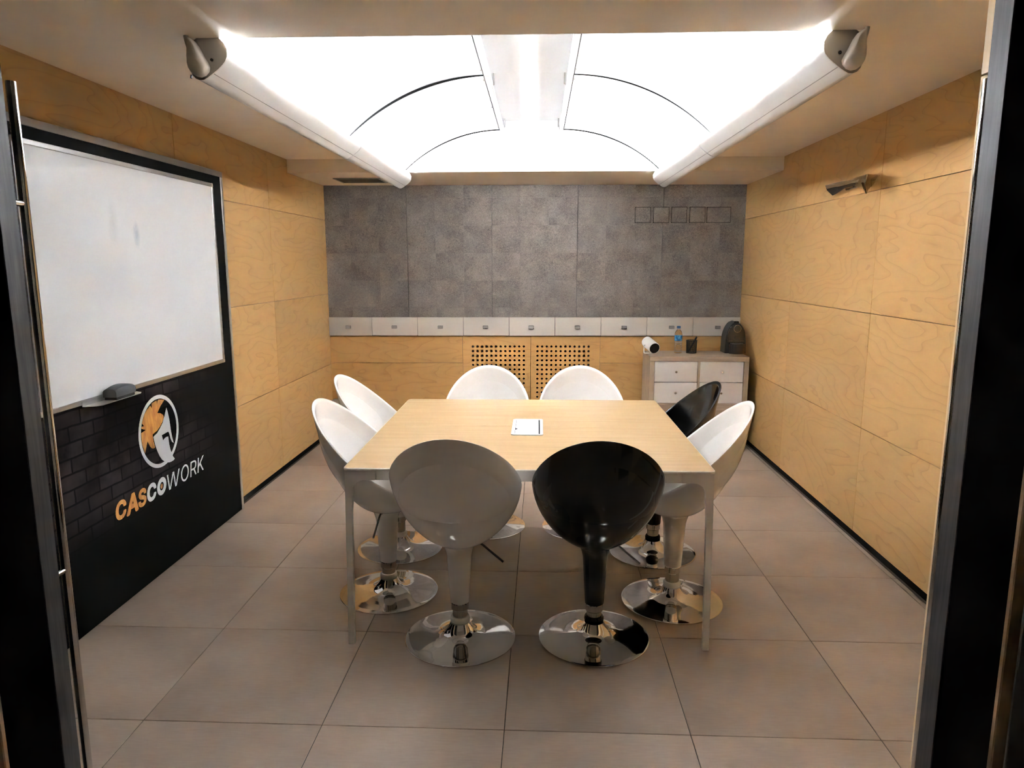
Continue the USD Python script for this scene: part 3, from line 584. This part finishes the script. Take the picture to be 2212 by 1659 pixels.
# ------------------------------------------------------------------ egg-shaped swivel stools
RIM = dict(b1=.309, z1=.893, b2=-.164, z2=.474, sag=.023, w=.250)
def rim_curve(n, inset=0.0, drop=0.0):
    t = np.linspace(0, 2 * PI, n, endpoint=False); c = np.cos(t); u = (c + 1) / 2
    b = RIM['b2'] + (RIM['b1'] - RIM['b2']) * u; z = RIM['z2'] + (RIM['z1'] - RIM['z2']) * u - RIM['sag'] * 4 * u * (1 - u)
    k = 1 - inset / .25
    bc, zc = (RIM['b1'] + RIM['b2']) / 2, (RIM['z1'] + RIM['z2']) / 2
    return np.stack([bc + (b - bc) * k, RIM['w'] * k * np.sin(t), zc + (z - zc) * (1 - inset / .32) - drop], 1)
def shell_mesh(n=72, m=26):
    R = rim_curve(n); rings = []
    ang = np.arctan2(R[:, 1], R[:, 0]); r0 = np.hypot(R[:, 0], R[:, 1])
    zb = .392
    P0 = np.stack([r0, R[:, 2]], 1)
    h = R[:, 2] - zb
    P1 = np.stack([r0 * 1.0 - .045 * np.clip(h / .5, 0, 1), R[:, 2] - .52 * h], 1)
    P2 = np.stack([.062 + .47 * (r0 - .062), zb + .10 * h], 1)
    P3 = np.stack([np.full(n, .069), np.full(n, zb + .006)], 1)
    a_end = np.linspace(0, 2 * PI, n, endpoint=False)
    for k in range(m + 1):
        s = k / m; q = (1 - s) ** 3 * P0 + 3 * s * (1 - s) ** 2 * P1 + 3 * s * s * (1 - s) * P2 + s ** 3 * P3
        an = np.unwrap(ang); an = an * (1 - s) + (a_end + round((an[0] - a_end[0]) / (2 * PI)) * 2 * PI) * s
        rings.append(np.stack([q[:, 0] * np.cos(an), q[:, 0] * np.sin(an), q[:, 1]], 1))
    for r, z in ((.0605, .386), (.0545, .370), (.0495, .347), (.0475, .318), (.0450, .27), (.0415, .215), (.0385, .165), (.0375, .152), (.0345, .150)):
        rings.append(np.stack([r * np.cos(a_end), r * np.sin(a_end), np.full(n, z)], 1))
    # inside: rounded lip, then down to the seat
    lip = [rim_curve(n, .0025, -.0035), rim_curve(n, .007, -.0045), rim_curve(n, .012, -.002), rim_curve(n, .0155, .006)]
    ins_ = []
    Ri = rim_curve(n, .0155, .006); cen = np.array([.005, 0., .452])
    for k in range(1, 17):
        s = k / 16
        ri = Ri[:, :2] - cen[:2]; hh = Ri[:, 2] - cen[2]
        f = 1 - s ** 1.0; rad = np.sin((1 - s) * PI / 2) ** .80; ver = (1 - s) ** 1.75
        ins_.append(np.c_[cen[:2] + ri * rad, cen[2] + hh * ver])
    ins_[-1] = np.tile(cen, (n, 1)) + np.c_[np.cos(a_end), np.sin(a_end), 0 * a_end] * .002
    seq = ins_[::-1] + lip[::-1] + rings
    return loft(seq)
SHELL_M = shell_mesh()
DISC = [(0, .002), (.2195, .002), (.2225, .0045), (.2225, .0075), (.219, .0095), (.195, .0108), (.165, .0124), (.135, .0146), (.110, .0175), (.090, .0215), (.074, .0275), (.061, .0365), (.052, .047), (.0455, .0585), (.041, .068), (.039, .073), (0, .073)]
def stool(color, x, y, yaw, dz, label):
    st = thing('egg_stool', label, 'chair', 'egg-shaped swivel stools around the table', loc=(x, y, 0), rotz=yaw)
    up = lambda m: (lambda q: (q.apply_translation([0, 0, dz]), q)[1])(m.copy())
    pm = 'chair_white' if color == 'white' else 'chair_black'
    part(st, 'seat_shell', up(SHELL_M), pm, smooth=45)
    part(st, 'base_plate', lathe(DISC, 72), 'chrome', smooth=35)
    part(st, 'base_collar', lathe([(.0, .0735), (.034, .0735), (.0385, .078), (.0395, .085), (.0385, .093), (.035, .098), (.0, .098)], 32), pm)
    part(st, 'column', lathe([(0, .0985), (.0300, .0985), (.0300, .119 + dz), (0, .119 + dz)], 32), 'steel')
    part(st, 'column_ring', up(lathe([(0, .1195), (.0335, .1195), (.0352, .122), (.0352, .147), (.0335, .1495), (0, .1495)], 32)), 'chrome')
    # right-hand side of the sitter (the sitter faces -x, so right is +y)
    part(st, 'lift_lever', up(tube([(.0, .045, .385), (.004, .075, .402), (.006, .095, .392), (.012, .175, .325)], .0042, 10)), 'dark_steel', label='thin steel lift lever')
stool('white', -.308, 2.642, -90.5, .009, 'white egg stool with its back to the doorway, front left of the table')
stool('black', .231, 2.664, -91.7, .001, 'black egg stool with its back to the doorway, front right of the table')
stool('white', -.680, 3.035, 176.1, .006, 'white egg stool at the left side of the table, the nearer of the two')
stool('white', -.728, 3.545, 176.8, .036, 'white egg stool at the left side of the table, the farther of the two')
stool('white', .604, 2.993, -2.1, .020, 'white egg stool at the right side of the table, in front of the black one')
stool('black', .604, 3.534, 2.7, .012, 'black egg stool at the right side of the table, near the oak drawer cabinet')
stool('white', -.292, 3.882, 90.0, .001, 'white egg stool at the far side of the table, left one before the drilled panels')
stool('white', .252, 3.884, 90.3, .001, 'white egg stool at the far side of the table, right one before the drilled panels')

# ------------------------------------------------------------------ oak cabinet with inserts
KX0, KX1, KY0, KY1, KH = .886, 1.664, 5.585, 5.975, .770
kb = thing('oak_cabinet', 'grey oak cube cabinet with white drawers in the back right corner', 'cabinet')
t = .038
part(kb, 'top_board', box(KX0, KX1, KY0, KY1, KH - t, KH, .001), 'cabinet_oak', smooth=False)
part(kb, 'bottom_board', box(KX0, KX1, KY0, KY1, .001, t, .001), 'cabinet_oak', smooth=False)
part(kb, 'side_board', box(KX0, KX0 + t, KY0, KY1, t + .0004, KH - t - .0004, .001), 'cabinet_oak_upright', smooth=False)
part(kb, 'side_board', box(KX1 - t, KX1, KY0, KY1, t + .0004, KH - t - .0004, .001), 'cabinet_oak_upright', smooth=False)
xm, zm = (KX0 + KX1) / 2, KH / 2
part(kb, 'middle_shelf', box(KX0 + t + .0004, KX1 - t - .0004, KY0 + .002, KY1, zm - .009, zm + .009), 'cabinet_oak', smooth=False)
part(kb, 'divider', box(xm - .009, xm + .009, KY0 + .002, KY1, zm + .0095, KH - t - .0004), 'cabinet_oak_upright', smooth=False)
part(kb, 'divider', box(xm - .009, xm + .009, KY0 + .002, KY1, t + .0004, zm - .0095), 'cabinet_oak_upright', smooth=False)
for xa, xb in ((KX0 + t, xm - .009), (xm + .009, KX1 - t)):
    for za, zb in ((zm + .009, zm + .009 + .1695), (zm + .009 + .1705, KH - t)):
        d = part(kb, 'drawer', cat(box(xa + .0025, xb - .0025, KY0 + .006, KY0 + .022, za + .0018, zb - .0018, .0012), box(xa + .008, xb - .008, KY0 + .0225, KY0 + .33, za + .01, zb - .02)), 'drawer_white', smooth=False)
        kn = lathe([(0, 0), (.0045, 0), (.0045, .008), (.0085, .012), (.009, .018), (.006, .0215), (0, .022)], 20)
        kn.apply_transform(trimesh.transformations.rotation_matrix(PI / 2, [1, 0, 0])); kn.apply_translation([(xa + xb) / 2, KY0 + .0058, (za + zb) / 2])
        part(d, 'knob', kn, 'steel', label='small steel knob')
    part(kb, 'door', box(xa + .0025, xb - .0025, KY0 + .008, KY0 + .024, t + .003, zm - .0115, .0012), 'cabinet_oak', smooth=False)
# things on the cabinet
pj = thing('portable_projector', 'white cylindrical projector with a black lens face on the oak cabinet', 'projector')
fc, ax = np.array([.941, 5.715, .8200]), np.array([.042, -.150, -.038]); ax /= np.linalg.norm(ax); Lp = .165
def orient(m):       # local +z -> the optical axis, origin at the face centre
    x = np.cross([0, 0, 1], ax); x /= np.linalg.norm(x); y = np.cross(ax, x); T = np.eye(4); T[:3, 0], T[:3, 1], T[:3, 2], T[:3, 3] = x, y, ax, fc; m = m.copy(); m.apply_transform(T); return m
part(pj, 'body', orient(lathe([(0, -Lp), (.040, -Lp), (.0445, -Lp + .006), (.046, -Lp + .012), (.046, -.004), (.0452, 0), (.0425, .0005), (.0420, -.003), (0, -.003)], 48)), 'projector_white')
part(pj, 'lens_face', orient(lathe([(0, -.0028), (.0418, -.0028), (.0418, -.001), (.012, -.0005), (0, .0)], 40)), 'lens_black', label='glossy black lens face')
cc = fc - ax * Lp * .5
sx = np.cross(ax, [0, 0, 1]); sx /= np.linalg.norm(sx)
arm = lambda s: tube([cc + s * sx * .047, cc + s * sx * .056, np.array([*(cc + s * sx * .057)[:2], .800]), np.array([*(cc + s * sx * .055)[:2], .7745])], .0042, 10)
part(pj, 'stand', cat(arm(1), arm(-1), tube([np.array([*(cc + sx * .055)[:2], .7745]), np.array([*(cc + .035 * np.array([ax[0], ax[1], 0]))[:2], .7745]), np.array([*(cc - sx * .055)[:2], .7745])], .0042, 10)), 'projector_white')
bt = thing('water_bottle', 'clear plastic water bottle with a blue label and cap on the oak cabinet', 'bottle', loc=(1.145, 5.80, KH))
bp = [(0, .001), (.024, .001), (.0295, .004), (.031, .010)]
for k in range(5):
    z = .018 + k * .016; bp += [(.0312, z), (.0292, z + .006), (.0292, z + .009), (.0312, z + .0145)]
bp += [(.0312, .100), (.0308, .104), (.0308, .148), (.0312, .153), (.0305, .160), (.026, .175), (.0185, .188), (.0135, .195), (.0130, .204), (0, .204)]
part(bt, 'body', lathe(bp, 40), 'clear_plastic')
part(bt, 'label', lathe([(.0310, .1045), (.0316, .105), (.0316, .147), (.0310, .1475), (.0310, .1045)], 40), 'label_blue', label='blue paper label')
part(bt, 'cap', lathe([(0, .2045), (.0150, .2045), (.0155, .206), (.0152, .222), (.0138, .2245), (0, .2245)], 28), 'bottle_cap_blue', label='blue screw cap')
pc = thing('pen_cup', 'round black wire-mesh pen cup on the oak cabinet', 'pen cup', loc=(1.258, 5.82, KH))
wires = []
for k in range(54):
    a = 2 * PI * k / 54; wires.append(tube([(.040 * math.cos(a), .040 * math.sin(a), .003), (.0425 * math.cos(a), .0425 * math.sin(a), .104)], .0009, 4))
circ = lambda r, z, w, n=36: tube([(r * math.cos(a), r * math.sin(a), z) for a in np.linspace(0, 2 * PI, n + 1)], w, 6)
for k in range(20):
    wires.append(circ(.040 + .0025 * k / 20, .007 + k * .005, .0007))
part(pc, 'wire_mesh', cat(*wires), 'wire_black', kind='stuff')
part(pc, 'top_ring', circ(.0435, .105, .0024), 'wire_black')
part(pc, 'base', lathe([(0, .0005), (.041, .0005), (.042, .002), (.041, .004), (0, .004)], 36), 'wire_black')
pe = thing('marker_pen', 'black marker pen leaning in the wire pen cup', 'pen')
p0, p1 = np.array([1.232, 5.812, KH + .0105]), np.array([1.294, 5.803, KH + .136]); dv = (p1 - p0)
part(pe, 'barrel', tube([p0, p0 + dv * .02, p0 + dv * .66], [.003, .0062, .0064], 14), 'black_plastic')
part(pe, 'cap', tube([p0 + dv * .662, p0 + dv * .95, p1], [.0070, .0068, .0045], 14), 'black_plastic')
# coffee machine
cm = thing('coffee_machine', 'black arched capsule coffee machine on the oak cabinet', 'coffee machine')
cx_, cyf, cyb = 1.612, 5.80, 5.970
def arch(w, h, n=20, z0=0.0):
    """arched outline, wide at the foot and rounded at the crown"""
    p = [(-w, z0), (w, z0)]
    p += [(w * (1 - .10 * (t ** 1.2)) * math.sqrt(max(0, 1 - max(0, (t - .38) / .62) ** 2.1)), z0 + (h - z0) * t) for t in np.linspace(.02, 1, n)]
    p += [(-x, z) for x, z in p[2:][::-1]]
    return Polygon(p).buffer(0)
def front(poly, y0, y1):   # outline in (x, z), extruded along y
    m = xz([(cx_ + x, KH + z) for x, z in poly.exterior.coords[:-1]], y0, y1); return m
body = arch(.085, .255)
sec = []
pts = np.array(body.exterior.coords[:-1])
for yy, s_, zz in ((cyf + .004, .90, .97), (cyf + .010, .98, .995), (cyf + .02, 1, 1), (cyb - .02, 1, 1.01), (cyb - .008, .97, .99), (cyb, .88, .95)):
    sec.append(np.c_[cx_ + pts[:, 0] * s_, np.full(len(pts), yy), KH + .001 + pts[:, 1] * zz])
part(cm, 'housing', loft(sec), 'coffee_grey', smooth=40)
part(cm, 'front_face', front(arch(.072, .243, z0=.09), cyf - .006, cyf + .004), 'coffee_black')
hood = lathe([(0, .002), (.062, .002), (.064, .006), (.064, .078), (.060, .083), (0, .083)], 40); hood.apply_scale([1, .82, 1]); hood.apply_translation([cx_ + .004, cyf - .012, KH])
part(cm, 'drip_tray', hood, 'coffee_black')
gr = lathe([(0, .0835), (.052, .0835), (.0525, .0855), (0, .0855)], 36); gr.apply_scale([1, .8, 1]); gr.apply_translation([cx_ + .004, cyf - .012, KH])
part(cm, 'tray_grille', gr, 'dark_steel')
for dx in (-.045, .045):
    part(cm, 'trim_strip', box(cx_ + dx - .016, cx_ + dx + .016, cyf - .008, cyf - .0055, KH + .1015, KH + .1045, .0008), 'steel', smooth=False)
kn = circ(.0285, 0, .0034, 40); kn.apply_transform(trimesh.transformations.rotation_matrix(PI / 2, [1, 0, 0])); kn.apply_translation([cx_ + .004, cyf - .010, KH + .203])
part(cm, 'dial_ring', kn, 'chrome', label='chrome ring around the dial')
dl = lathe([(0, 0), (.0265, 0), (.0265, .010), (.022, .0135), (0, .0135)], 32); dl.apply_transform(trimesh.transformations.rotation_matrix(PI / 2, [1, 0, 0])); dl.apply_translation([cx_ + .004, cyf - .0065, KH + .203])
part(cm, 'dial', dl, 'coffee_black')
tp = lathe([(0, 0), (.020, 0), (.021, .004), (.016, .013), (0, .015)], 28); tp.apply_scale([1, 1.3, 1]); tp.apply_translation([cx_ + .004, cyf + .028, KH + .248])
part(cm, 'lever_cap', tp, 'coffee_black')
part(cm, 'side_stripe', cat(tube([(cx_ - .0745, cyf - .001, KH + .115), (cx_ - .066, cyf - .004, KH + .17), (cx_ - .045, cyf - .004, KH + .222)], .0016, 6)), 'chrome')
part(cm, 'spout', box(cx_ - .014, cx_ + .022, cyf - .034, cyf - .007, KH + .118, KH + .142, .006), 'coffee_black')
# low box in the back left corner, mostly hidden behind the stools
bn = thing('storage_box', 'pale grey low box in the back left corner, mostly hidden behind the white stools', 'box')
part(bn, 'body', box(-1.805, -1.42, 5.90, 6.115, .001, .296, .004), 'bin_grey', smooth=False)
part(bn, 'lid', box(-1.812, -1.413, 5.893, 6.117, .2965, .314, .004), 'bin_grey', smooth=False)
